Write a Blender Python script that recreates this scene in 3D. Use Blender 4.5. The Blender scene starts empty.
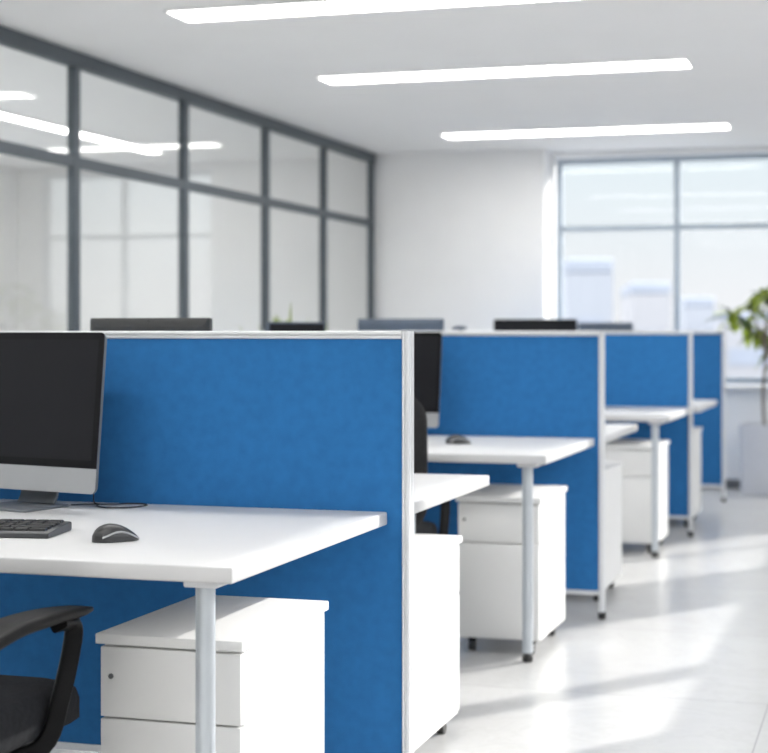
import bpy, bmesh, math, random
from mathutils import Vector, Matrix
random.seed(7)
R = math.radians
PI = math.pi
scene = bpy.context.scene
C = scene.collection

# ------------------------------------------------------------------ materials
def mat(name, col, rough=0.5, metal=0.0, var=0.03, scale=30.0, bump=0.0, bscale=None, spec=0.5,
        stretch=None, coat=0.0, sheen=0.0, trans=0.0):
    m = bpy.data.materials.new(name); m.use_nodes = True
    nt = m.node_tree; N = nt.nodes; L = nt.links
    b = N['Principled BSDF']
    b.inputs['Roughness'].default_value = rough
    b.inputs['Metallic'].default_value = metal
    b.inputs['Specular IOR Level'].default_value = spec
    b.inputs['Coat Weight'].default_value = coat
    b.inputs['Sheen Weight'].default_value = sheen
    tc = N.new('ShaderNodeTexCoord'); mp = N.new('ShaderNodeMapping')
    L.new(tc.outputs['Object'], mp.inputs['Vector'])
    if stretch: mp.inputs['Scale'].default_value = stretch
    nz = N.new('ShaderNodeTexNoise'); nz.inputs['Scale'].default_value = scale
    nz.inputs['Detail'].default_value = 5
    L.new(mp.outputs['Vector'], nz.inputs['Vector'])
    cr = N.new('ShaderNodeValToRGB')
    a = [max(0, c*(1-var)) for c in col]; d = [min(1, c*(1+var)) for c in col]
    cr.color_ramp.elements[0].color = (*a, 1); cr.color_ramp.elements[1].color = (*d, 1)
    cr.color_ramp.elements[0].position = .3; cr.color_ramp.elements[1].position = .7
    L.new(nz.outputs['Fac'], cr.inputs['Fac']); L.new(cr.outputs['Color'], b.inputs['Base Color'])
    if bump:
        n2 = N.new('ShaderNodeTexNoise'); n2.inputs['Scale'].default_value = bscale or scale*4
        n2.inputs['Detail'].default_value = 4
        L.new(mp.outputs['Vector'], n2.inputs['Vector'])
        bp = N.new('ShaderNodeBump'); bp.inputs['Strength'].default_value = bump
        bp.inputs['Distance'].default_value = .002
        L.new(n2.outputs['Fac'], bp.inputs['Height']); L.new(bp.outputs['Normal'], b.inputs['Normal'])
    if trans:
        tr = N.new('ShaderNodeBsdfTranslucent'); L.new(cr.outputs['Color'], tr.inputs['Color'])
        mx = N.new('ShaderNodeMixShader'); mx.inputs['Fac'].default_value = trans
        L.new(b.outputs[0], mx.inputs[1]); L.new(tr.outputs[0], mx.inputs[2])
        L.new(mx.outputs[0], N['Material Output'].inputs['Surface'])
    return m

def glass_mat(name, tint, ior):
    m = bpy.data.materials.new(name); m.use_nodes = True
    nt = m.node_tree; N = nt.nodes; L = nt.links
    N.remove(N['Principled BSDF'])
    tr = N.new('ShaderNodeBsdfTransparent'); tr.inputs['Color'].default_value = (*tint, 1)
    gl = N.new('ShaderNodeBsdfGlossy'); gl.inputs['Roughness'].default_value = .02
    # Schlick reflectance of one face, the same from both of its sides
    f0 = ((ior-1)/(ior+1))**2
    ge = N.new('ShaderNodeNewGeometry'); dt = N.new('ShaderNodeVectorMath'); dt.operation = 'DOT_PRODUCT'
    L.new(ge.outputs['Normal'], dt.inputs[0]); L.new(ge.outputs['Incoming'], dt.inputs[1])
    def mth(op, a, bv=None):
        n = N.new('ShaderNodeMath'); n.operation = op
        for i, v in enumerate((a, bv)):
            if v is None: continue
            if isinstance(v, (int, float)): n.inputs[i].default_value = v
            else: L.new(v, n.inputs[i])
        return n.outputs[0]
    c1 = mth('SUBTRACT', 1.0, mth('ABSOLUTE', dt.outputs['Value']))
    fr = mth('ADD', mth('MULTIPLY', mth('POWER', c1, 5.0), 1-f0), f0)
    mx = N.new('ShaderNodeMixShader')
    L.new(fr, mx.inputs['Fac']); L.new(tr.outputs[0], mx.inputs[1]); L.new(gl.outputs[0], mx.inputs[2])
    L.new(mx.outputs[0], N['Material Output'].inputs['Surface'])
    return m

def emit_mat(name, col, strength):
    m = bpy.data.materials.new(name); m.use_nodes = True
    b = m.node_tree.nodes['Principled BSDF']
    b.inputs['Base Color'].default_value = (.9, .9, .88, 1)
    b.inputs['Emission Color'].default_value = (*col, 1)
    b.inputs['Emission Strength'].default_value = strength
    return m

def floor_mat():
    m = bpy.data.materials.new('pale stone tile'); m.use_nodes = True
    nt = m.node_tree; N = nt.nodes; L = nt.links
    b = N['Principled BSDF']
    tc = N.new('ShaderNodeTexCoord'); mp = N.new('ShaderNodeMapping')
    mp.inputs['Location'].default_value = (.38, .55, 0)
    L.new(tc.outputs['Object'], mp.inputs['Vector'])
    br = N.new('ShaderNodeTexBrick'); br.offset = 0.0; br.squash = 1.0
    br.inputs['Scale'].default_value = 1.0
    br.inputs['Brick Width'].default_value = 1.2; br.inputs['Row Height'].default_value = 1.2
    br.inputs['Mortar Size'].default_value = .003; br.inputs['Mortar Smooth'].default_value = .3
    br.inputs['Color1'].default_value = (.53, .53, .53, 1); br.inputs['Color2'].default_value = (.555, .555, .555, 1)
    br.inputs['Mortar'].default_value = (.40, .40, .40, 1)
    L.new(mp.outputs[0], br.inputs['Vector'])
    nz = N.new('ShaderNodeTexNoise'); nz.inputs['Scale'].default_value = 2.2; nz.inputs['Detail'].default_value = 9
    nz.inputs['Roughness'].default_value = .62; nz.inputs['Distortion'].default_value = 1.6
    L.new(tc.outputs['Object'], nz.inputs['Vector'])
    cr = N.new('ShaderNodeValToRGB')
    e = cr.color_ramp.elements
    e[0].position = .30; e[0].color = (.955, .953, .95, 1)
    e[1].position = .62; e[1].color = (1, 1, 1, 1)
    x = e.new(.47); x.color = (.985, .985, .985, 1)
    x = e.new(.50); x.color = (.94, .937, .935, 1)
    x = e.new(.53); x.color = (.98, .98, .98, 1)
    L.new(nz.outputs['Fac'], cr.inputs['Fac'])
    n3 = N.new('ShaderNodeTexNoise'); n3.inputs['Scale'].default_value = 35; n3.inputs['Detail'].default_value = 6
    L.new(tc.outputs['Object'], n3.inputs['Vector'])
    c3 = N.new('ShaderNodeValToRGB'); c3.color_ramp.elements[0].color = (.985, .985, .985, 1); c3.color_ramp.elements[0].position = .35
    c3.color_ramp.elements[1].position = .6
    L.new(n3.outputs['Fac'], c3.inputs['Fac'])
    def mul(a, bb):
        mx = N.new('ShaderNodeMix'); mx.data_type = 'RGBA'; mx.blend_type = 'MULTIPLY'; mx.inputs[0].default_value = 1
        L.new(a, mx.inputs[6]); L.new(bb, mx.inputs[7]); return mx.outputs[2]
    L.new(mul(mul(br.outputs['Color'], cr.outputs['Color']), c3.outputs['Color']), b.inputs['Base Color'])
    rr = N.new('ShaderNodeMapRange'); rr.inputs[3].default_value = .25; rr.inputs[4].default_value = .27
    L.new(n3.outputs['Fac'], rr.inputs[0]); L.new(rr.outputs[0], b.inputs['Roughness'])
    b.inputs['Specular IOR Level'].default_value = .38
    return m

M = dict(
    white=mat('white laminate', (.59, .59, .595), .45, var=.012, scale=8),
    cabinet=mat('white lacquered board', (.80, .798, .79), .45, var=.012, scale=6),
    blue=mat('blue felt', (.027, .160, .405), .95, var=.07, scale=34, bump=.5, bscale=420, spec=.15, sheen=.15),
    alu=mat('pale anodised aluminium', (.74, .75, .765), .42, .10, var=.02, scale=15, stretch=(1, 1, .1)),
    stand=mat('dark silver stand', (.15, .163, .18), .45, .1, var=.02, scale=14),
    leg=mat('silver painted steel', (.56, .60, .64), .35, .45, var=.02, scale=12),
    bracket=mat('pale grey powder coat', (.72, .73, .75), .5, var=.02, scale=20),
    black=mat('black plastic', (.005, .005, .0055), .42, var=.1, scale=40, bump=.1, bscale=500, spec=.12),
    rubber=mat('dark rubber', (.03, .03, .03), .6, var=.1, scale=40),
    fabric=mat('black chair fabric', (.016, .017, .020), .9, var=.25, scale=90, bump=.7, bscale=600, spec=.2),
    mesh=mat('black chair mesh', (.022, .022, .023), .8, var=.25, scale=120, bump=.8, bscale=700, spec=.25),
    greymetal=mat('grey cast metal', (.13, .135, .14), .45, .3, var=.06, scale=25),
    chrome=mat('brushed chrome', (.6, .6, .61), .25, 1.0, var=.03, scale=20),
    silver=mat('silver aluminium', (.36, .37, .385), .40, .4, var=.015, scale=14),
    screen=mat('black screen glass', (.004, .004, .0055), .35, var=.1, scale=5, spec=.15),
    display=mat('unlit display', (.011, .0115, .0145), .5, var=.06, scale=3, spec=.15),
    backplastic=mat('charcoal plastic', (.030, .031, .031), .5, var=.1, scale=40, bump=.1),
    slate=mat('slate blue plastic', (.075, .10, .14), .5, var=.06, scale=30),
    keys=mat('dark grey keycap', (.028, .029, .031), .45, var=.1, scale=50),
    keybody=mat('charcoal keyboard case', (.05, .053, .058), .4, var=.06, scale=30),
    mouse=mat('graphite mouse shell', (.030, .031, .033), .38, var=.06, scale=40),
    wall=mat('white wall paint', (.86, .853, .845), .85, var=.012, scale=5, bump=.06, bscale=180),
    ceiling=mat('white ceiling paint', (.91, .905, .90), .9, var=.008, scale=3, bump=.05, bscale=120),
    frame=mat('dark grey window frame', (.080, .097, .112), .45, .2, var=.05, scale=12),
    wframe=mat('grey blue window frame', (.40, .46, .52), .45, .2, var=.04, scale=12),
    trim=mat('grey skirting', (.16, .16, .165), .6, var=.05, scale=12),
    floor=floor_mat(),
    glass=glass_mat('partition glass', (.983, .992, .989), 1.5),
    wglass=glass_mat('window glass', (.99, .993, .996), 1.25),
    led=emit_mat('lamp diffuser', (1.0, .985, .955), 3.6),
    pot=mat('pale grey planter', (.56, .57, .60), .55, var=.03, scale=9, bump=.1),
    soil=mat('potting soil', (.04, .028, .018), .95, var=.4, scale=60, bump=.8),
    bark=mat('grey brown bark', (.20, .16, .12), .85, var=.25, scale=40, bump=.5),
    leaf=mat('yellow green leaf', (.23, .30, .03), .5, var=.30, scale=7, trans=.45),
    leafdark=mat('deep green leaf', (.035, .075, .022), .5, var=.3, scale=9, trans=.2),
    clay=mat('white glazed pot', (.7, .7, .68), .3, var=.03, scale=12),
    tower=mat('pale hazy facade', (.36, .385, .43), .85, var=.02, scale=.2),  # haze is put into the pale facade, glazing and ground colours
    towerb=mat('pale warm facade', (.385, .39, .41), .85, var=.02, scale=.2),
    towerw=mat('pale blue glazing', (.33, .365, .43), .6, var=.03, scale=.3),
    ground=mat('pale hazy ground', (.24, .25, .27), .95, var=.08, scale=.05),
)

# ------------------------------------------------------------------ mesh helpers
def link(name, bm, m, parent=None, loc=None, rot=None, ang=35):
    bmesh.ops.recalc_face_normals(bm, faces=bm.faces)
    me = bpy.data.meshes.new(name); bm.to_mesh(me); bm.free()
    me.materials.append(m if not isinstance(m, str) else M[m])
    for p in me.polygons: p.use_smooth = True
    me.set_sharp_from_angle(angle=R(ang))
    o = bpy.data.objects.new(name, me); C.objects.link(o)
    if parent: o.parent = parent
    if loc: o.location = loc
    if rot: o.rotation_euler = rot
    return o

def B(): return bmesh.new()

def box(bm, x0, x1, y0, y1, z0, z1, bev=0.0, seg=2):
    r = bmesh.ops.create_cube(bm, size=1)
    vs = r['verts']
    for v in vs:
        v.co = Vector(((x0+x1)/2 + v.co.x*(x1-x0), (y0+y1)/2 + v.co.y*(y1-y0), (z0+z1)/2 + v.co.z*(z1-z0)))
    if bev:
        es = list({e for v in vs for e in v.link_edges})
        bmesh.ops.bevel(bm, geom=es, offset=bev, segments=seg, affect='EDGES', profile=.5)
    return bm

def loft(bm, loops, cap=True, closed=True):
    rows = [[bm.verts.new(p) for p in lp] for lp in loops]
    n = len(rows[0])
    for a, b in zip(rows, rows[1:]):
        for i in range(n if closed else n-1):
            j = (i+1) % n
            bm.faces.new((a[i], a[j], b[j], b[i]))
    if cap:
        bm.faces.new(rows[0][::-1]); bm.faces.new(rows[-1])
    return bm

def rrect(w, d, r, n=5):
    r = min(r, w/2-1e-5, d/2-1e-5); out = []
    for cx, cy, a0 in ((w/2-r, d/2-r, 0), (-w/2+r, d/2-r, 90), (-w/2+r, -d/2+r, 180), (w/2-r, -d/2+r, 270)):
        for k in range(n+1):
            a = R(a0+90*k/n); out.append((cx+r*math.cos(a), cy+r*math.sin(a)))
    return out

def slab(bm, w, d, r, z0, z1, e=.002, plane='xy', off=(0, 0), n=5):
    """rounded slab: outline in a plane, softened rims"""
    loops = []
    for z, ins in ((z0, e), (z0+e*.3, e*.3), (z0+e, 0), (z1-e, 0), (z1-e*.3, e*.3), (z1, e)):
        lp = []
        for (a, b) in rrect(w-2*ins, d-2*ins, max(r-ins, .0005), n):
            a += off[0]; b += off[1]
            lp.append((a, b, z) if plane == 'xy' else ((a, z, b) if plane == 'xz' else (z, a, b)))
        loops.append(lp)
    return loft(bm, loops)

def sweep(bm, pts, section, scales=None, up=(0, 0, 1), cap=True):
    """section: 2D points in (side, up) axes, swept along pts"""
    P = [Vector(p) for p in pts]; loops = []
    prev = Vector(up)
    for i, p in enumerate(P):
        t = (P[min(i+1, len(P)-1)] - P[max(i-1, 0)]).normalized()
        s = t.cross(prev)
        if s.length < 1e-5: s = t.cross(Vector((1, 0, 0)))
        s.normalize(); u = s.cross(t).normalized(); prev = u
        k = scales[i] if scales else 1
        kx, ky = k if isinstance(k, tuple) else (k, k)
        loops.append([p + s*a*kx + u*b*ky for a, b in section])
    return loft(bm, loops, cap)

def circ(r, n=14): return [(r*math.cos(2*PI*k/n), r*math.sin(2*PI*k/n)) for k in range(n)]

def tube(bm, pts, r, n=14, up=(0, 0, 1), scales=None): return sweep(bm, pts, circ(r, n), scales, up)

def smooth_path(pts, sub=6):
    P = [Vector(p) for p in pts]; out = []
    for i in range(len(P)-1):
        p0, p1, p2, p3 = P[max(i-1, 0)], P[i], P[i+1], P[min(i+2, len(P)-1)]
        for k in range(sub):
            t = k/sub
            out.append(.5*((2*p1) + (p2-p0)*t + (2*p0-5*p1+4*p2-p3)*t*t + (3*p1-p0-3*p2+p3)*t**3))
    out.append(P[-1]); return out

def lathe(bm, prof, n=24, cx=0, cy=0):
    return loft(bm, [[(cx+r*math.cos(2*PI*k/n), cy+r*math.sin(2*PI*k/n), z) for k in range(n)] for r, z in prof])

def cyl(bm, x, y, z0, z1, r, n=20, ch=.001):
    return lathe(bm, [(r-ch, z0), (r, z0+ch), (r, z1-ch), (r-ch, z1)], n, x, y)

def tag(o, label, cat, group=None, kind=None):
    o['label'] = label; o['category'] = cat
    if group: o['group'] = group
    if kind: o['kind'] = kind
    return o

def thing(name, label, cat, loc=(0, 0, 0), rz=0, group=None):
    o = bpy.data.objects.new(name, None); C.objects.link(o)
    o.empty_display_size = .05
    o.location = loc; o.rotation_euler = (0, 0, rz)
    return tag(o, label, cat, group)

def struct(name, bm, m, parent=None, **k):
    o = link(name, bm, m, parent, **k)
    if not parent: o['kind'] = 'structure'
    return o

def sroot(name):
    o = bpy.data.objects.new(name, None); C.objects.link(o); o['kind'] = 'structure'; return o

def copy_tree(o, parent=None):
    c = o.copy(); C.objects.link(c); c.parent = parent
    for ch in [q for q in bpy.data.objects if q.parent == o]:
        copy_tree(ch, c)
    return c

def dup(src, loc, rz, label):
    c = copy_tree(src); c.location = loc; c.rotation_euler = (0, 0, rz); c['label'] = label; return c

# ------------------------------------------------------------------ layout (metres; camera over the origin, +Y down the aisle)
H = 1.2
P = [3.908, 6.839, 9.76, 11.80]           # near faces of the four dividers
PX = -1.135                               # their aisle ends
DT = .754                                 # desk top height
CE = 2.603
XL, XR = -3.905, .92                       # glazed partition, window wall on the right
YB, YW, YF = 12.5, 12.84, -2.6             # back wall, window wall in its niche, wall behind the camera
NICHE = -2.552
ROOM2 = -7.2                              # far wall of the room behind the glass

# ------------------------------------------------------------------ shell
struct('floor', box(B(), ROOM2-.2, XR+.3, YF-.2, YW+.25, -.12, 0), 'floor')
struct('ceiling', box(B(), ROOM2-.2, XR+.3, YF-.2, YW+.25, CE, CE+.15), 'ceiling')
struct('wall_back', box(B(), XL-.02, NICHE, YB, YW+.25, 0, CE), 'wall')
b = B(); FX0, FX1, FZ0, FZ1 = -.8, .65, .5, 2.5
box(b, ROOM2, XR, YF-.2, YF, 0, FZ0); box(b, ROOM2, XR, YF-.2, YF, FZ1, CE)
box(b, ROOM2, FX0, YF-.2, YF, FZ0, FZ1); box(b, FX1, XR, YF-.2, YF, FZ0, FZ1)
struct('wall_front', b, 'wall')
b = B(); LY0, LY1 = 1.5, 11.7
box(b, ROOM2-.2, ROOM2, YF-.2, YW+.25, 0, .2); box(b, ROOM2-.2, ROOM2, YF-.2, YW+.25, 2.52, CE)
box(b, ROOM2-.2, ROOM2, YF-.2, LY0, .2, 2.52); box(b, ROOM2-.2, ROOM2, LY1, YW+.25, .2, 2.52)
struct('wall_left', b, 'wall')
struct('wall_back_left', box(B(), ROOM2, XL-.03, YB+.2, YB+.4, 0, CE), 'wall')

# window wall in the niche: sill wall, head, right pier
WX0, WXM, WX1 = -2.53, -1.588, -.84
WZ0, WZ1, WZM = .80, 2.555, 2.003
b = B()
box(b, NICHE, XR, YW, YW+.22, 0, WZ0-.02)
box(b, NICHE, XR, YW, YW+.22, WZ1+.02, CE)
box(b, WX1+.03, XR, YW, YW+.22, WZ0-.02, WZ1+.02)
struct('wall_window', b, 'wall')
struct('baseboard_window', box(B(), NICHE+.002, XR-.002, YW-.016, YW-.001, 0, .07, .003), 'trim')
struct('baseboard_back', box(B(), XL+.05, NICHE-.002, YB-.016, YB-.001, 0, .07, .003), 'trim')

def window(name, axis, a0, a1, z0, z1, mull, trans, p0, p1, m='wframe', glass='wglass', w=.045, edge=True):
    """framed glazing; axis 'x' runs along X at Y in [p0,p1], 'y' along Y at X in [p0,p1]"""
    root = sroot(name)
    def bx(bm, u0, u1, q0, q1, zz0, zz1, bev=.004):
        if axis == 'x': box(bm, u0, u1, q0, q1, zz0, zz1, bev, 1)
        else: box(bm, q0, q1, u0, u1, zz0, zz1, bev, 1)
        return bm
    f = B()
    bx(f, a0, a1, p0, p1, z0, z0+w); bx(f, a0, a1, p0, p1, z1-w, z1)
    bx(f, a0, a0+w, p0, p1, z0+w, z1-w); bx(f, a1-w, a1, p0, p1, z0+w, z1-w)
    link('window_frame', f, m, root)
    for u in mull: link('mullion', bx(B(), u-w*.5, u+w*.5, p0+.004, p1-.004, z0+w, z1-w), m, root)
    cuts = [a0+w] + [c for u in mull for c in (u-w*.5, u+w*.5)] + [a1-w]
    zc = [z0+w] + [c for z in trans for c in (z-w*.45, z+w*.45)] + [z1-w]
    pm = (p0+p1)/2
    for i in range(0, len(cuts), 2):
        for z in trans: link('transom', bx(B(), cuts[i], cuts[i+1], p0+.008, p1-.008, z-w*.45, z+w*.45), m, root)
        for k in range(0, len(zc), 2):
            link('glass_pane', bx(B(), cuts[i], cuts[i+1], pm-.004, pm+.004, zc[k], zc[k+1], 0), glass, root)
    return root

window('window_1', 'x', WX0, WX1+.02, WZ0, WZ1, [WXM], [WZM], YW+.02, YW+.09)
struct('trim_1', box(B(), NICHE+.003, WX1+.1, YW-.05, YW-.001, WZ0-.045, WZ0-.015, .004), 'wall')

# window wall along the right of the aisle
SILL, HEAD = 1.15, 2.52
OPEN = [(1.3, 4.0, [2.65]), (4.4, 7.0, [5.4]), (7.11, 9.76, [8.095]), (10.72, 12.45, [11.72])]  # nearest opening added out of view to even the light
b = B()
box(b, XR, XR+.14, YF, YW+.22, 0, SILL); box(b, XR, XR+.14, YF, YW+.22, HEAD, CE)
e = [YF] + [v for o in OPEN for v in o[:2]] + [YW+.22]
for i in range(0, len(e), 2): box(b, XR, XR+.14, e[i], e[i+1], SILL, HEAD)
struct('wall_right', b, 'wall')
for i, (a0, a1, mu) in enumerate(OPEN):
    window('window_%d' % (i+2), 'y', a0, a1, SILL, HEAD, mu, [], XR+.015, XR+.065, w=.05 if i != 2 else .05)
# the broad post in the middle of the third opening
struct('trim_2', box(B(), XR+.001, XR+.013, 7.975, 8.215, SILL, HEAD, .003), 'wall')

window('window_7', 'x', FX0, FX1, FZ0, FZ1, [-.08], [2.0], YF-.15, YF-.08)  # added behind the camera as frontal fill, unseen
window('window_6', 'y', LY0, LY1, .2, 2.52, [3.4, 5.3, 7.2, 9.1, 10.4], [1.9], ROOM2-.15, ROOM2-.08)  # added unseen to let daylight into the room behind the glass

# glazed partition on the left
part = sroot('wall_partition')
MUL = [-2.55, -1.2, .15, 1.5, 2.84, 4.18, 5.68, 6.10, 7.50, 8.85, 10.16, 11.32, 12.46]
MUL = [-2.55, -1.2, .15, 1.5, 2.84, 4.15, 4.78, 6.14, 7.50, 8.85, 10.16, 11.32, 12.462]
RZ = 2.05
link('top_rail', box(B(), XL-.06, XL, YF, YB-.001, CE-.075, CE-.001, .004, 1), 'frame', part)
link('bottom_rail', box(B(), XL-.06, XL, YF, YB-.001, 0.001, .08, .004, 1), 'frame', part)
for y in MUL:
    link('mullion', box(B(), XL-.052, XL-.008, y-.032, y+.032, .08, CE-.075, .004, 1), 'frame', part)
for y0, y1 in zip(MUL, MUL[1:]):
    link('transom', box(B(), XL-.050, XL-.010, y0+.032, y1-.032, RZ-.028, RZ+.028, .003, 1), 'frame', part)
    for z0, z1 in ((.08, RZ-.028), (RZ+.028, CE-.075)):
        link('glass_pane', box(B(), XL-.035, XL-.025, y0+.032, y1-.032, z0, z1), 'glass', part)

# ------------------------------------------------------------------ ceiling lights
def ceiling_light(label, x0, x1, yc, w=.25, along='x'):
    L = x1-x0
    t = thing('ceiling_light', label, 'ceiling light', ((x0+x1)/2, yc, CE), 0 if along == 'x' else PI/2, 'linear ceiling lights')
    f = B(); h = .012
    for s in (-1, 1):
        box(f, -L/2, L/2, s*w/2-.006, s*w/2+.006, -h-.002, -.0005, .002, 1)
        box(f, s*L/2-.006, s*L/2+.006, -w/2, w/2, -h-.002, -.0005, .002, 1)
    link('frame', f, 'cabinet', t)
    link('diffuser', box(B(), -L/2+.007, L/2-.007, -w/2+.007, w/2-.007, -h, -.001, .002, 1), 'led', t)
    return t
ceiling_light('linear ceiling light nearest the camera, cut by the top of the photo', -3.03, -1.0, 6.74)
ceiling_light('middle one of the three linear lights on the white ceiling', -3.02, -1.01, 8.70)
ceiling_light('farthest linear ceiling light, just in front of the big window', -3.06, -1.06, 11.45)
ceiling_light('unseen linear ceiling light added for fill above the divider nearest the camera', -3.03, -1.0, 4.40)  # added fill lamp, out of view, brightens the near desks
ceiling_light('unseen linear ceiling light added for fill above the foreground chair', -3.03, -1.0, 2.20)  # added out of view as well, fills the foreground bay
ceiling_light('unseen linear ceiling light added for fill above the camera', -3.03, -1.0, .10)  # added unseen to lift the cabinet fronts and near ceiling
ceiling_light('unseen linear ceiling light added for fill behind the camera, nearest the end wall', -3.03, -1.0, -1.7)  # added unseen too, same fill from behind
for k, (x, y) in enumerate(((-6.6, 2.2), (-6.6, 6.2))):  # both added out of view to brighten the room behind the glass
    ceiling_light('unseen ceiling light added for fill along the outer wall of the room behind the glass, %s end' % ('near', 'far')[k], -1.7, 1.7, 0, .25, 'y').location = (x, y, CE)
ceiling_light('unseen ceiling light added for fill, running front to back in the near half of the room behind the glass', -2.0, 2.0, 0, .25, 'y').location = (-5.5, 2.6, CE)  # added unseen, brightens what shows through the partition
ceiling_light('nearer unseen ceiling light added for fill, running front to back in the room behind the glass', -1.45, 1.45, 0, .25, 'y').location = (-5.5, 6.6, CE)  # added just out of view, for more light behind the glass
ceiling_light('ceiling light running front to back in the room behind the glass partition', -6.9, -4.0, 0, .13, 'y').location = (-5.5, 10.4, CE)

# ------------------------------------------------------------------ dividers
def divider(label, y, dx=0):
    t = thing('desk_divider', label, 'divider', (PX+dx, y, 0), 0, 'blue desk dividers')
    W = 1.73; th = .046; fw = .020
    def post(x0, x1, nm):
        bm = B()
        prof = [(x0, .004), (x0+.003, 0), (x0+fw*.35, 0), (x0+fw*.42, .004), (x0+fw*.58, .004), (x0+fw*.65, 0), (x1-.004, 0), (x1, .004),
                (x1, th*.40), (x1-.0035, th*.44), (x1-.0035, th*.56), (x1, th*.60),
                (x1, th-.004), (x1-.004, th), (x0+.003, th), (x0, th-.004)]
        loft(bm, [[(a, c, z) for a, c in prof] for z in (.03, H)])
        o = link(nm, bm, 'alu', t, ang=25)
        g = B(); cyl(g, (x0+x1)/2, th/2, 0, .03, .016, 16, .003); link('glide', g, 'rubber', o)
    post(-fw, 0, 'end_post'); post(-W, -W+fw, 'end_post')
    bm = B()
    prof = [(.004, H-.020), (0, H-.017), (0, H-.0125), (.0045, H-.0115), (.0045, H-.009), (0, H-.008), (0, H-.003), (.003, H),
            (th-.003, H), (th, H-.003), (th, H-.017), (th-.004, H-.020)]
    loft(bm, [[(x, a, z) for a, z in prof] for x in (-W+fw+.0003, -fw-.0003)])
    link('top_rail', bm, 'alu', t, ang=25)
    link('bottom_rail', box(B(), -W+fw+.0003, -fw-.0003, .004, th-.004, .10, .118, .002, 1), 'alu', t)
    link('fabric_panel', box(B(), -W+fw+.0003, -fw-.0003, .007, th-.007, .118, H-.0195, .003), 'blue', t)
    return t
divider('blue fabric divider in the foreground, behind the large dark monitor', P[0])
divider('second blue divider from the front, behind the desk with the half hidden monitor', P[1], -.012)
divider('third blue divider from the front, its top under the window mullion', P[2], .018)
divider('farthest blue divider, a narrow strip beside the potted tree', P[3], .012)

# ------------------------------------------------------------------ desks
def desk(label, x, y, depth, side, legx=.082, W=1.62):
    """origin at the floor under the aisle-side corner on the divider; side -1 towards camera, +1 away"""
    t = thing('office_desk', label, 'desk', (x, y, 0), 0, 'white office desks')
    y0, y1 = (-depth, 0) if side < 0 else (0, depth)
    link('desktop', box(B(), -W, 0, y0, y1, DT-.032, DT, .004, 3), 'white', t)
    fy = (y0+.065) if side < 0 else (y1-.065)
    for lx in (-legx, -W+.10):
        bm = B(); cyl(bm, lx, fy, .032, DT-.046, .0195, 24, .001)
        o = link('leg', bm, 'leg', t)
        g = B(); lathe(g, [(.016, 0), (.020, .004), (.020, .022), (.012, .027), (.012, .033)], 20, lx, fy); link('glide', g, 'rubber', o)
    xm = -legx
    # a short mounting plate under the top, over the leg
    for lx, nm in ((xm, 1), (-W+.10, 0)):
        ya, yb = sorted((fy+side*.035, fy-side*.27))
        link('mounting_plate', box(B(), lx-.032, lx+.038, ya, yb, DT-.047, DT-.0322, .003, 1), 'bracket', t)
    # back edge clamps
    yb = -.02 if side < 0 else .02
    return t
ND, FD = 1.005, 1.03
desk('white desk in the foreground carrying the large dark monitor, keyboard and mouse', -1.190, P[0]-.004, ND, -1)
desk('white desk behind the foreground divider, its corner showing past the post', -1.190, P[0]+.05, FD, 1, .24)
desk('white desk in the second bay with a mouse and the half hidden monitor', -1.183, P[1]-.004, ND, -1)
desk('white desk on the far side of the second divider, a corner past its post', -1.165, P[1]+.05, FD, 1, .26)
desk('white desk in the third bay, nothing on its visible end', -1.120, P[2]-.004, ND, -1)
desk('farthest white desk, corner sticking out in front of the last blue divider', -1.08, P[2]+.05, FD, 1, .28)

# ------------------------------------------------------------------ drawer pedestals
def pedestal(label, x, y, side, w=.315, d=.515, h=.585):
    """origin on the floor at the aisle-side corner nearest the camera; drawers face side"""
    t = thing('drawer_pedestal', label, 'cabinet', (x, y, 0), 0, 'white drawer pedestals')
    fy = 0 if side < 0 else d
    bx0, bx1 = -w+.004, -.004
    yb0, yb1 = (.022, d-.004) if side < 0 else (.004, d-.022)
    link('body', box(B(), bx0, bx1, yb0, yb1, .055, h-.022, .0015, 1), 'cabinet', t)
    link('top', box(B(), -w-.004, .004, -.006, d+.004, h-.0215, h, .003), 'cabinet', t)
    ya, yc = (.003, .0215) if side < 0 else (d-.0215, d-.003)
    zs = [.06, .413, h-.0255]
    for i in range(2):
        dr = link('drawer', box(B(), bx0, bx1, ya, yc, zs[i]+.0022, zs[i+1]-.0022, .002), 'cabinet', t)
        if i == 1:
            lk = B(); px = -w+.028; pz = zs[1]+.085
            yy = ya if side < 0 else yc
            tube(lk, [(px, yy+.001*side*-1, pz), (px, yy+.003*side, pz)], .0055, 14, (1, 0, 0))
            link('lock', lk, 'greymetal', dr)
    for cx in (-w+.045, -.045):
        for cy in (.06, d-.06):
            wb = B()
            tube(wb, [(cx-.011, cy, .021), (cx+.011, cy, .021)], .021, 18, (0, 0, 1))
            c = link('caster', wb, 'rubber', t)
            hb = B(); box(hb, cx-.014, cx+.014, cy-.012, cy+.016, .034, .0548, .003, 1)
            link('caster_bracket', hb, 'black', c)
    return t
pd = .855
pedestal('white drawer pedestal in the foreground behind the silver desk leg', -1.232, P[0]-pd, -1)
pedestal('white pedestal past the foreground divider post, with one dark caster showing', -1.240, P[0]+.405, 1)
pedestal('white drawer pedestal under the second desk, next to a chair', -1.238, P[1]-pd, -1)
pedestal('white pedestal peeking out behind the second divider post', -1.212, P[1]+.42, 1)
pedestal('white drawer pedestal under the desk of the third bay', -1.205, P[2]-pd, -1)
pedestal('farthest white pedestal, a thin strip before the last blue divider', -1.165, P[2]+.45, 1)

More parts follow.
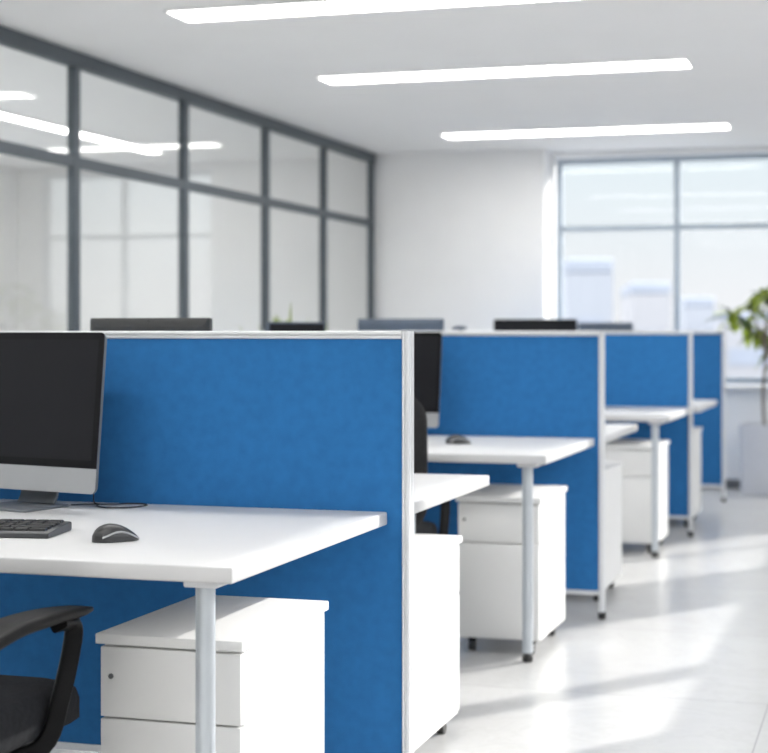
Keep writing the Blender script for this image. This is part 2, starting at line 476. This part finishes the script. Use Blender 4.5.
# ------------------------------------------------------------------ all-in-one computers
def computer(label, loc, rz, W=.475, Hh=.40, tilt=5.5):
    t = thing('desktop_computer', label, 'monitor', loc, rz, 'silver framed computers')
    bb = B(); slab(bb, .188, .17, .012, 0, .006, .002); link('base', bb, 'stand', t)
    # neck: bent plate from the back of the base up to the back of the screen
    nb = B()
    pts = smooth_path([(0, .058, .006), (0, .072, .03), (0, .074, .08), (0, .070, .14), (0, .066, .19)], 4)
    sweep(nb, pts, rrect(.125, .008, .003, 3), up=(0, -1, 0))
    link('neck', nb, 'stand', t)
    z0 = .044; chin = .062
    Tm = Matrix.Translation((0, .012, z0)) @ Matrix.Rotation(R(-tilt), 4, 'X')
    def place(bm): bmesh.ops.transform(bm, matrix=Tm, verts=bm.verts); return bm
    # rear shell: slim rim swelling to a rounded back
    sb = B(); loops = []
    for k, (y, ins) in enumerate(((.000, .001), (.005, 0), (.011, .002), (.018, .03), (.026, .08), (.030, .13))):
        loops.append([(a, y, c+Hh/2) for a, c in rrect(W-2*ins, Hh-2*ins, max(.016-ins*.05, .008), 5)])
    loft(sb, loops); link('rear_shell', place(sb), 'stand', t)
    cb = B(); out = [(W/2, chin)] + [(W/2-.014+.014*math.cos(a), .014+.014*math.sin(a)) for a in [R(-90*k/6) for k in range(7)]] \
        + [(-W/2+.014-.014*math.sin(a), .014-.014*math.cos(a)) for a in [R(90*k/6) for k in range(7)]] + [(-W/2, chin)]
    loft(cb, [[(a, y, c) for a, c in out] for y in (-.002, -.0005)])
    link('chin', place(cb), 'silver', t)
    gb = B(); out = [(W/2, chin+.0008), (-W/2, chin+.0008)] + [(-W/2+.012-.012*math.cos(R(15*k)), Hh-.012+.012*math.sin(R(15*k))) for k in range(7)] \
        + [(W/2-.012+.012*math.sin(R(15*k)), Hh-.012+.012*math.cos(R(15*k))) for k in range(7)]
    loft(gb, [[(a, y, c) for a, c in out] for y in (-.002, -.0004)])
    g = link('screen', place(gb), 'screen', t)
    db = B(); box(db, -W/2+.017, W/2-.017, -.0024, -.0019, chin+.020, Hh-.018)
    link('display', place(db), 'display', g)
    return t
comp = computer('large dark-screened computer with silver chin in the foreground', (-2.106, 3.725, DT), R(-14))
dup(comp, (-2.035, P[1]-.19, DT), R(-9), 'dark-screened computer half hidden behind the foreground divider post')

# ------------------------------------------------------------------ office monitors seen over the dividers
def monitor(label, x, y, zt, w, h, rz, m, face=-1):
    t = thing('office_monitor', label, 'monitor', (x, y, DT), rz, 'monitors showing over the dividers')
    hh = zt-DT
    bb = B(); slab(bb, .22, .16, .03, 0, .008, .003); link('base', bb, 'black', t)
    nb = B(); box(nb, -.025, .025, .012, .028, .008, hh-h*.45, .004); link('neck', nb, 'black', t)
    sb = B(); loops = []
    for y_, ins in ((-.018, .001), (-.016, 0), (.0, 0), (.004, .004), (.012, .03)):
        loops.append([(a, y_, c+hh-h/2) for a, c in rrect(w-2*ins, h-2*ins, max(.006-ins*.1, .003), 3)])
    loft(sb, loops); s = link('housing', sb, m, t)
    db = B(); box(db, -w/2+.008, w/2-.008, -.0186, -.0179, hh-h+.018, hh-.008); link('display', db, 'display', t)
    cb = B(); tube(cb, [(0, .0035, hh-.012), (0, .006, hh-.012)], .004, 12, (1, 0, 0)); link('sensor', cb, 'screen', t)
    return t
monitor('charcoal monitor back showing just above the foreground divider, left of centre', -2.083, 4.44, 1.2385, .385, .30, PI, M['backplastic'])
monitor('slate grey monitor top over the foreground divider, left of its post', -2.238, 7.55, 1.259, .425, .32, PI, M['slate'])
monitor('black monitor top just below the bright left edge of the window', -1.975, 9.42, 1.268, .49, .34, 0, M['black'])
monitor('grey monitor top in front of the window, right of the black one', -1.725, 10.36, 1.253, .345, .30, PI, M['slate'])
monitor('dark monitor turned sideways, its top beside a small green plant', -2.372, 6.46, 1.2375, .30, .26, R(58), M['slate'])

# ------------------------------------------------------------------ task lamp with a slate head
t = thing('task_lamp', 'small slate blue lamp head barely showing over the second divider', 'lamp', (-1.965, 7.62, DT))
bm = B(); cyl(bm, 0, 0, 0, .012, .06, 24, .003); link('base', bm, 'slate', t)
bm = B(); tube(bm, smooth_path([(0, 0, .012), (.005, .05, .2), (0, .07, .38), (0, .03, .455), (0, -.0, .464)], 5), .006, 10, (1, 0, 0)); link('stem', bm, 'slate', t)
bm = B(); lathe(bm, [(.030, .452), (.036, .455), (.036, .462), (.028, .469), (.010, .472)], 20); link('lamp_head', bm, 'slate', t)

# ------------------------------------------------------------------ keyboard, mouse, cable
def keyboard(label, loc, rz, keys=True):
    t = thing('keyboard', label, 'keyboard', loc, rz, 'dark keyboards')
    W, D = .43, .155
    kb = B()
    out = [(0, .002), (0, .010), (.004, .013), (D-.006, .021), (D, .018), (D, .003), (D-.004, 0), (.004, 0)]
    loops = []
    for x, k in ((-W/2, .9), (-W/2+.003, 1), (W/2-.003, 1), (W/2, .9)):
        loops.append([(x, (y-D/2)*(.985 if k < 1 else 1), .0105+(z-.0105)*k) for y, z in out])
    loft(kb, loops); link('case', kb, 'keybody', t)
    rows = [14, 14, 13, 12, 8]
    if keys:
        for r, n in enumerate(rows):
            y = D/2-.022-r*.0265; zz = .0135+.008*(y+D/2)/D
            if r == 4: ws = [1.3, 1.1, 1.2, 5.2, 1.1, 1.1, 1.1, 1.3]
            else: ws = [1.0]*(n-1)+[14.2-(n-1)]
            tot = sum(ws); x = -W/2+.012; s = (W-.024)/tot
            for w in ws:
                k = B(); x1 = x+w*s
                loft(k, [[(a, c, z) for a, c in ((x+i, y-.0105+i), (x1-i, y-.0105+i), (x1-i, y+.0105-i), (x+i, y+.0105-i))]
                         for z, i in ((zz-.001, .0018), (zz+.0035, .0022), (zz+.0048, .0034))])
                link('key', k, 'keys', t); x = x1
    return t
keyboard('dark keyboard in front of the large foreground computer', (-1.955, 3.225, DT), R(9))
keyboard('dark keyboard on the second desk, beside its mouse', (-2.02, 6.33, DT), R(3), False)

def mouse(label, loc, rz):
    t = thing('computer_mouse', label, 'mouse', loc, rz, 'graphite computer mice')
    L = .103; n = 18
    def sect(v):
        w = .0325*(1-abs(2*v-1.05)**3.2)**.5 if abs(2*v-1.05) < 1 else .004
        w = max(w, .006); h = .042*max(.10, math.sin(PI*min(1, (v*.88+.09)))**.75)*(1-.30*v)
        return w, h
    def loop(v, grow=0, lo=0):
        w, h = sect(v); y = -L/2+L*v; lp = []
        for k in range(17):
            a = PI*k/16
            lp.append((math.copysign(abs(math.cos(a))**.75, math.cos(a))*(w+grow), y, .001+math.sin(a)**.8*(h+grow)))
        return lp
    bm = B(); loft(bm, [loop(.002+.996*k/n) for k in range(n+1)]); link('shell', bm, 'mouse', t)
    bm = B(); loops = []
    for k in range(n-2):
        v = .10+.87*k/(n-3); lp = loop(v, .0012); w = lp[0][0]
        th = .0045
        i0 = .016+.012*math.sin(PI*v)
        w_, h_ = sect(v); z0 = h_*(.30+.28*math.sin(PI*v))+.001
        ang = math.asin(min(1, (z0/(h_+.0012))**(1/.8))); xw = math.cos(ang)**.75*(w_+.0012)
        loops.append([(xw+.0004, lp[0][1], z0-th/2), (xw+.0012, lp[0][1], z0), (xw-.0002, lp[0][1], z0+th/2), (xw-.004, lp[0][1], z0)])
    loft(bm, loops); link('trim_strip', bm, 'silver', t)
    bm = B(); tube(bm, [(-.003, .024, .0215), (.003, .024, .0215)], .006, 14); link('scroll_wheel', bm, 'rubber', t)
    return t
ms = mouse('dark mouse with silver trim on the foreground desk', (-1.580, 3.195, DT), R(-34))
dup(ms, (-1.64, 6.345, DT), R(-62), 'dark mouse on the second desk, seen past the divider post')

c = B()
pts = [(-2.002, 3.80, .003), (-1.985, 3.812, .003), (-1.955, 3.83, .003), (-1.937, 3.825, .003), (-1.930, 3.80, .003), (-1.905, 3.775, .003),
       (-1.875, 3.765, .003), (-1.828, 3.79, .003), (-1.812, 3.845, .003), (-1.84, 3.875, .003), (-1.88, 3.868, .003), (-1.90, 3.835, .004), (-1.925, 3.795, .008),
       (-1.945, 3.815, .013), (-1.968, 3.86, .026)]
tube(c, smooth_path([(x, y, DT+z) for x, y, z in pts], 7), .0018, 8)
tag(link('cable', c, 'rubber'), 'thin black cable looped on the foreground desk behind the mouse', 'cable')

# ------------------------------------------------------------------ chairs
def chair(label, loc, rz):
    t = thing('office_chair', label, 'chair', loc, rz, 'black office chairs')
    # seat cushion
    bm = B(); loops = []
    for z, ins in ((.415, .022), (.422, .008), (.435, 0), (.475, 0), (.494, .006), (.504, .02), (.509, .05), (.506, .12)):
        lp = []
        for a, c_ in rrect(.50-2*ins, .50-2*ins, max(.075-ins*.4, .03), 6):
            y = c_+.085; zz = z - (.028*max(0, (y-.22)/.13)**2 if z > .43 else 0)
            lp.append((a, y, zz))
        loops.append(lp)
    loft(bm, loops); link('seat', bm, 'fabric', t, ang=50)
    bm = B(); slab(bm, .40, .40, .05, .392, .414, .006, off=(0, .03)); link('seat_pan', bm, 'greymetal', t)
    bm = B(); box(bm, -.075, .075, -.09, .13, .335, .391, .015, 3); mech = link('tilt_mechanism', bm, 'greymetal', t)
    for y in (.0, .075):
        bm = B(); tube(bm, [(.075, y, .362), (.15, y, .362)], .006, 10, (0, 0, 1)); tube(bm, [(.15, y, .362), (.205, y, .362)], .016, 14, (0, 0, 1))
        link('knob', bm, 'black', mech)
    bm = B(); cyl(bm, 0, 0, .08, .22, .030, 20); cyl(bm, 0, 0, .22, .336, .017, 20); link('gas_cylinder', bm, 'black', t)
    for k in range(5):
        a = R(18+72*k); ca, sa = math.cos(a), math.sin(a)
        bm = B(); sweep(bm, [(ca*r, sa*r, z) for r, z in ((.02, .115), (.10, .112), (.20, .098), (.285, .085))], rrect(.045, .030, .010, 3),
                        scales=[1.1, 1, .85, .65])
        arm = link('base_spoke', bm, 'black', t)
        wx, wy = ca*.285, sa*.285
        bm = B(); tube(bm, [(wx-sa*.020, wy+ca*.020, .027), (wx+sa*.020, wy-ca*.020, .027)], .027, 18, (0, 0, 1))
        tube(bm, [(wx, wy, .03), (wx, wy, .08)], .007, 8, (1, 0, 0)); link('caster', bm, 'rubber', arm)
    # armrests
    for s in (-1, 1):
        bm = B()
        path = smooth_path([(s*.13, .06, .395), (s*.215, .095, .392), (s*.262, .125, .42), (s*.275, .155, .50), (s*.280, .190, .59), (s*.283, .185, .632), (s*.283, .13, .640)], 5)
        sweep(bm, path, rrect(.021, .036, .007, 3), scales=None)
        sup = link('arm_support', bm, 'black', t)
        bm = B(); pp = []
        sc = []
        for k in range(15):
            v = k/14; y = .245-.49*v
            z = .650+.012*math.sin(PI*v*.9+.25)-.030*max(0, v-.55)**1.3*2
            pp.append((s*(.283-.012*math.sin(PI*v)), y, z)); q = min(1, (math.sin(PI*min(max(v, .012), .988)))**.28)
            sc.append((q, max(.35, q)))
        sweep(bm, pp, rrect(.080, .026, .012, 5), scales=sc); link('arm_pad', bm, 'black', sup, ang=60)
    # backrest: rounded panel bent round the sitter, leaning back
    bm = B(); loops = []
    for y, ins in ((-.018, .018), (-.014, .005), (-.004, 0), (.006, .005), (.010, .018)):
        lp = []
        for a, z in rrect(.47-2*ins, .50-2*ins, .10, 8):
            zz = .755+z; u = z/.25
            wv = 1-.12*max(0, u)**2-.10*max(0, -u)**2
            lp.append((a*wv, -.235+y+1.0*a*a*.9-.10*(zz-.5)+.035*math.sin((zz-.5)*7), zz))
        loops.append(lp)
    loft(bm, loops); link('backrest', bm, 'mesh', t, ang=50)
    bm = B(); sweep(bm, smooth_path([(0, -.06, .375), (0, -.20, .37), (0, -.272, .42), (0, -.285, .55), (0, -.276, .68)], 5), rrect(.06, .02, .007, 3), up=(0, 0, 1))
    link('back_support', bm, 'black', t)
    return t
ch = chair('black office chair in the bottom left corner, armrest under the foreground desk', (-1.80, 2.70, 0), 0)
dup(ch, (-1.768, 5.53, 0), R(14), 'black office chair at the second desk, seen past the divider post')

# ------------------------------------------------------------------ plants
def leaf(bm, base, d, L, w, droop, roll, n=5):
    d = Vector(d).normalized(); s = d.cross(Vector((0, 0, 1)))
    if s.length < .05: s = Vector((1, 0, 0))
    s.normalize(); u = s.cross(d)
    s2 = s*math.cos(roll)+u*math.sin(roll); u2 = s2.cross(d)
    rows = []
    for k in range(n+1):
        v = k/n; p = Vector(base)+d*L*v+Vector((0, 0, -droop*L*v*v))
        ww = w*max(.04, math.sin(PI*min(.98, v*.92+.06))**.8)*.5
        rows.append([bm.verts.new(p-s2*ww+u2*ww*.35), bm.verts.new(p), bm.verts.new(p+s2*ww+u2*ww*.35)])
    for a, b_ in zip(rows, rows[1:]):
        bm.faces.new((a[0], a[1], b_[1], b_[0])); bm.faces.new((a[1], a[2], b_[2], b_[1]))

t = thing('potted_tree', 'tall potted tree with yellow green leaves in front of the window', 'plant', (-.90, 12.50, 0))
bm = B(); loops = []
for z, w in ((0, .305), (.006, .32), (.505, .345), (.512, .341), (.512, .315), (.47, .31)):
    loops.append([(a, c_, z) for a, c_ in rrect(w, w, .02, 4)])
loft(bm, loops); link('planter', bm, 'pot', t)
bm = B(); slab(bm, .308, .308, .016, .4705, .482, .004); link('soil', bm, 'soil', t)
bm = B(); tips = []
tube(bm, smooth_path([(.0, 0, .475), (-.012, .01, .75), (.012, 0, 1.0), (0, .0, 1.2)], 5), .012, 10, (1, 0, 0), )
for k in range(9):
    a = 2.4*k; r = .15+.17*random.random(); z = 1.08+.52*((k*.37) % 1)
    tip = (r*math.cos(a), r*.8*math.sin(a), z); tips.append(tip)
    tube(bm, smooth_path([(0, 0, 1.08+.1*((k*.61) % 1)), (tip[0]*.45, tip[1]*.45, z-.13), tip], 4), .006, 6, (1, 0, 0))
tips.append((0, 0, 1.46)); link('trunk', bm, 'bark', t)
bl, bd = B(), B()
for (x, y, z) in tips:
    for j in range(8):
        a = random.random()*2*PI; el = random.uniform(-.5, .9)
        leaf(bl if random.random() < .72 else bd, (x, y, z-.05*random.random()), (math.cos(a)*math.cos(el), math.sin(a)*math.cos(el), math.sin(el)),
             random.uniform(.14, .22), random.uniform(.055, .085), random.uniform(.2, .7), random.uniform(-.5, .5))
for dz, x in ((.9, .03), (.98, -.03)): leaf(bl, (x*.3, 0, dz), (x*20, -.3, .6), .09, .035, .4, 0)
link('foliage', bl, 'leaf', t); link('dark_foliage', bd, 'leafdark', t)['label'] = 'darker green leaves'

t = thing('potted_plant', 'small green plant behind the divider, left of centre', 'plant', (-2.68, 7.22, DT))
bm = B(); lathe(bm, [(.055, 0), (.062, .004), (.075, .13), (.072, .133), (.066, .125), (.064, .11)], 24); link('pot', bm, 'clay', t)
bm = B(); cyl(bm, 0, 0, .1105, .118, .062, 20); link('soil', bm, 'soil', t)
bm = B()
for k in range(38):
    a = 2.4*k; r = .012+.02*random.random(); el = .95+.5*random.random()
    L = random.uniform(.34, .47); d = (math.cos(a)*math.cos(el), math.sin(a)*math.cos(el), math.sin(el))
    leaf(bm, (r*math.cos(a), r*math.sin(a), .118), d, L, random.uniform(.034, .046), .12, random.uniform(-.4, .4), 6)
leaf(bm, (0, 0, .118), (.03, -.02, 1), .46, .02, .0, 0, 6)
link('foliage', bm, 'leaf', t)

# ------------------------------------------------------------------ outside: hazy city far below the window
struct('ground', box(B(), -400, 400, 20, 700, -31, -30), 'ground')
def tower(label, x0, x1, y, dep, top, m, floors, bays):
    t = thing('office_block', label, 'building', ((x0+x1)/2, y, -30), math.atan2(-(x0+x1)/2, y)+.06, 'buildings outside the window')
    w = x1-x0; h = top+30
    link('facade', box(B(), -w/2, w/2, 0, dep, 0, h-.8), m, t)
    link('parapet', box(B(), -w/2, w/2, 0, dep, h-.795, h, .1, 1), 'towerw', t)
    for k in range(floors):
        z = h-3.2-k*3.4
        link('window_band', box(B(), -w/2+.6, w/2-.6, -.08, -.005, z-1.5, z), 'towerw', t)
    return t
import math as _m
_f, _a = 1655., R(17.07)
def at(px, y):  # world X of a column of the photograph on the plane Y=y
    u = (px-384)/_f; return y*(u*_m.cos(_a)-_m.sin(_a))/(u*_m.sin(_a)+_m.cos(_a))
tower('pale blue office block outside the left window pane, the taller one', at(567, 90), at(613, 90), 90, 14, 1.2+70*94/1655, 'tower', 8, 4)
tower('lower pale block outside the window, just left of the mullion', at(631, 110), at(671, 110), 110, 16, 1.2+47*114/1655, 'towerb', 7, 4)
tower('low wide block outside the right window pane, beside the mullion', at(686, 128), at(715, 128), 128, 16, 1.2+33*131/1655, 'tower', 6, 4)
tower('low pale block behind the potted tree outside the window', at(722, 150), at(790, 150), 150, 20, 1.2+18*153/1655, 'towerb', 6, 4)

# ------------------------------------------------------------------ light
SKY = .222
w = bpy.data.worlds.new('sky'); scene.world = w; w.use_nodes = True
N = w.node_tree.nodes; Lk = w.node_tree.links
tc = N.new('ShaderNodeTexCoord'); sx = N.new('ShaderNodeSeparateXYZ'); Lk.new(tc.outputs['Generated'], sx.inputs[0])
AZ, EL = R(36), R(24)
cr = N.new('ShaderNodeValToRGB'); e = cr.color_ramp.elements
e[0].position = 0.0; e[0].color = (.93, .95, .97, 1)
e[1].position = .3; e[1].color = (.97, .98, 1.0, 1)
x = e.new(.02); x.color = (.94, .96, .985, 1)
x = e.new(.10); x.color = (.85, .945, .99, 1)
Lk.new(sx.outputs['Z'], cr.inputs['Fac'])
mr = N.new('ShaderNodeMapRange'); mr.inputs[1].default_value = .14; mr.inputs[2].default_value = .55
mr.inputs[3].default_value = SKY; mr.inputs[4].default_value = 1.1
Lk.new(sx.outputs['Z'], mr.inputs[0])
# and it brightens a little round the sun
dp = N.new('ShaderNodeVectorMath'); dp.operation = 'DOT_PRODUCT'
Lk.new(tc.outputs['Generated'], dp.inputs[0])
dp.inputs[1].default_value = (math.sin(AZ)*math.cos(EL), math.cos(AZ)*math.cos(EL), math.sin(EL))
au = N.new('ShaderNodeMapRange'); au.interpolation_type = 'SMOOTHSTEP'
au.inputs[1].default_value = .86; au.inputs[2].default_value = .97; au.inputs[3].default_value = 0; au.inputs[4].default_value = .38
Lk.new(dp.outputs['Value'], au.inputs[0])
ad = N.new('ShaderNodeMath'); ad.operation = 'ADD'; Lk.new(mr.outputs[0], ad.inputs[0]); Lk.new(au.outputs[0], ad.inputs[1])
bg = N['Background']; Lk.new(cr.outputs['Color'], bg.inputs['Color']); Lk.new(ad.outputs[0], bg.inputs['Strength'])

sd = bpy.data.lights.new('sun', 'SUN'); sd.energy = 1.4; sd.angle = R(.9); sd.color = (1.0, .965, .91)
so = bpy.data.objects.new('sun', sd); C.objects.link(so)
dirv = Vector((-math.sin(AZ)*math.cos(EL), -math.cos(AZ)*math.cos(EL), -math.sin(EL)))
so.rotation_euler = dirv.to_track_quat('-Z', 'Y').to_euler(); so.location = (6, 20, 10)

# ------------------------------------------------------------------ camera
cd = bpy.data.cameras.new('camera'); cam = bpy.data.objects.new('camera', cd); C.objects.link(cam)
cam.location = (0, 0, 1.2); cam.rotation_euler = (R(90), 0, R(17.07))
cd.sensor_fit = 'HORIZONTAL'; cd.sensor_width = 36; cd.lens = 1655/768*36
cd.shift_y = -(376.5-331)/768
cd.clip_start = .05; cd.clip_end = 2000
cd.dof.use_dof = True; cd.dof.focus_distance = 3.7; cd.dof.aperture_fstop = 3.6
scene.camera = cam

vs = scene.view_settings
scene.display_settings.display_device = 'sRGB'
vs.view_transform = 'Standard'; vs.look = 'None'; vs.gamma = 1; vs.use_curve_mapping = False
vs.exposure = 2.13
cy = scene.cycles
cy.max_bounces = 10; cy.diffuse_bounces = 7; cy.glossy_bounces = 5; cy.transparent_max_bounces = 24
cy.caustics_reflective = False; cy.caustics_refractive = False; cy.sample_clamp_indirect = 8
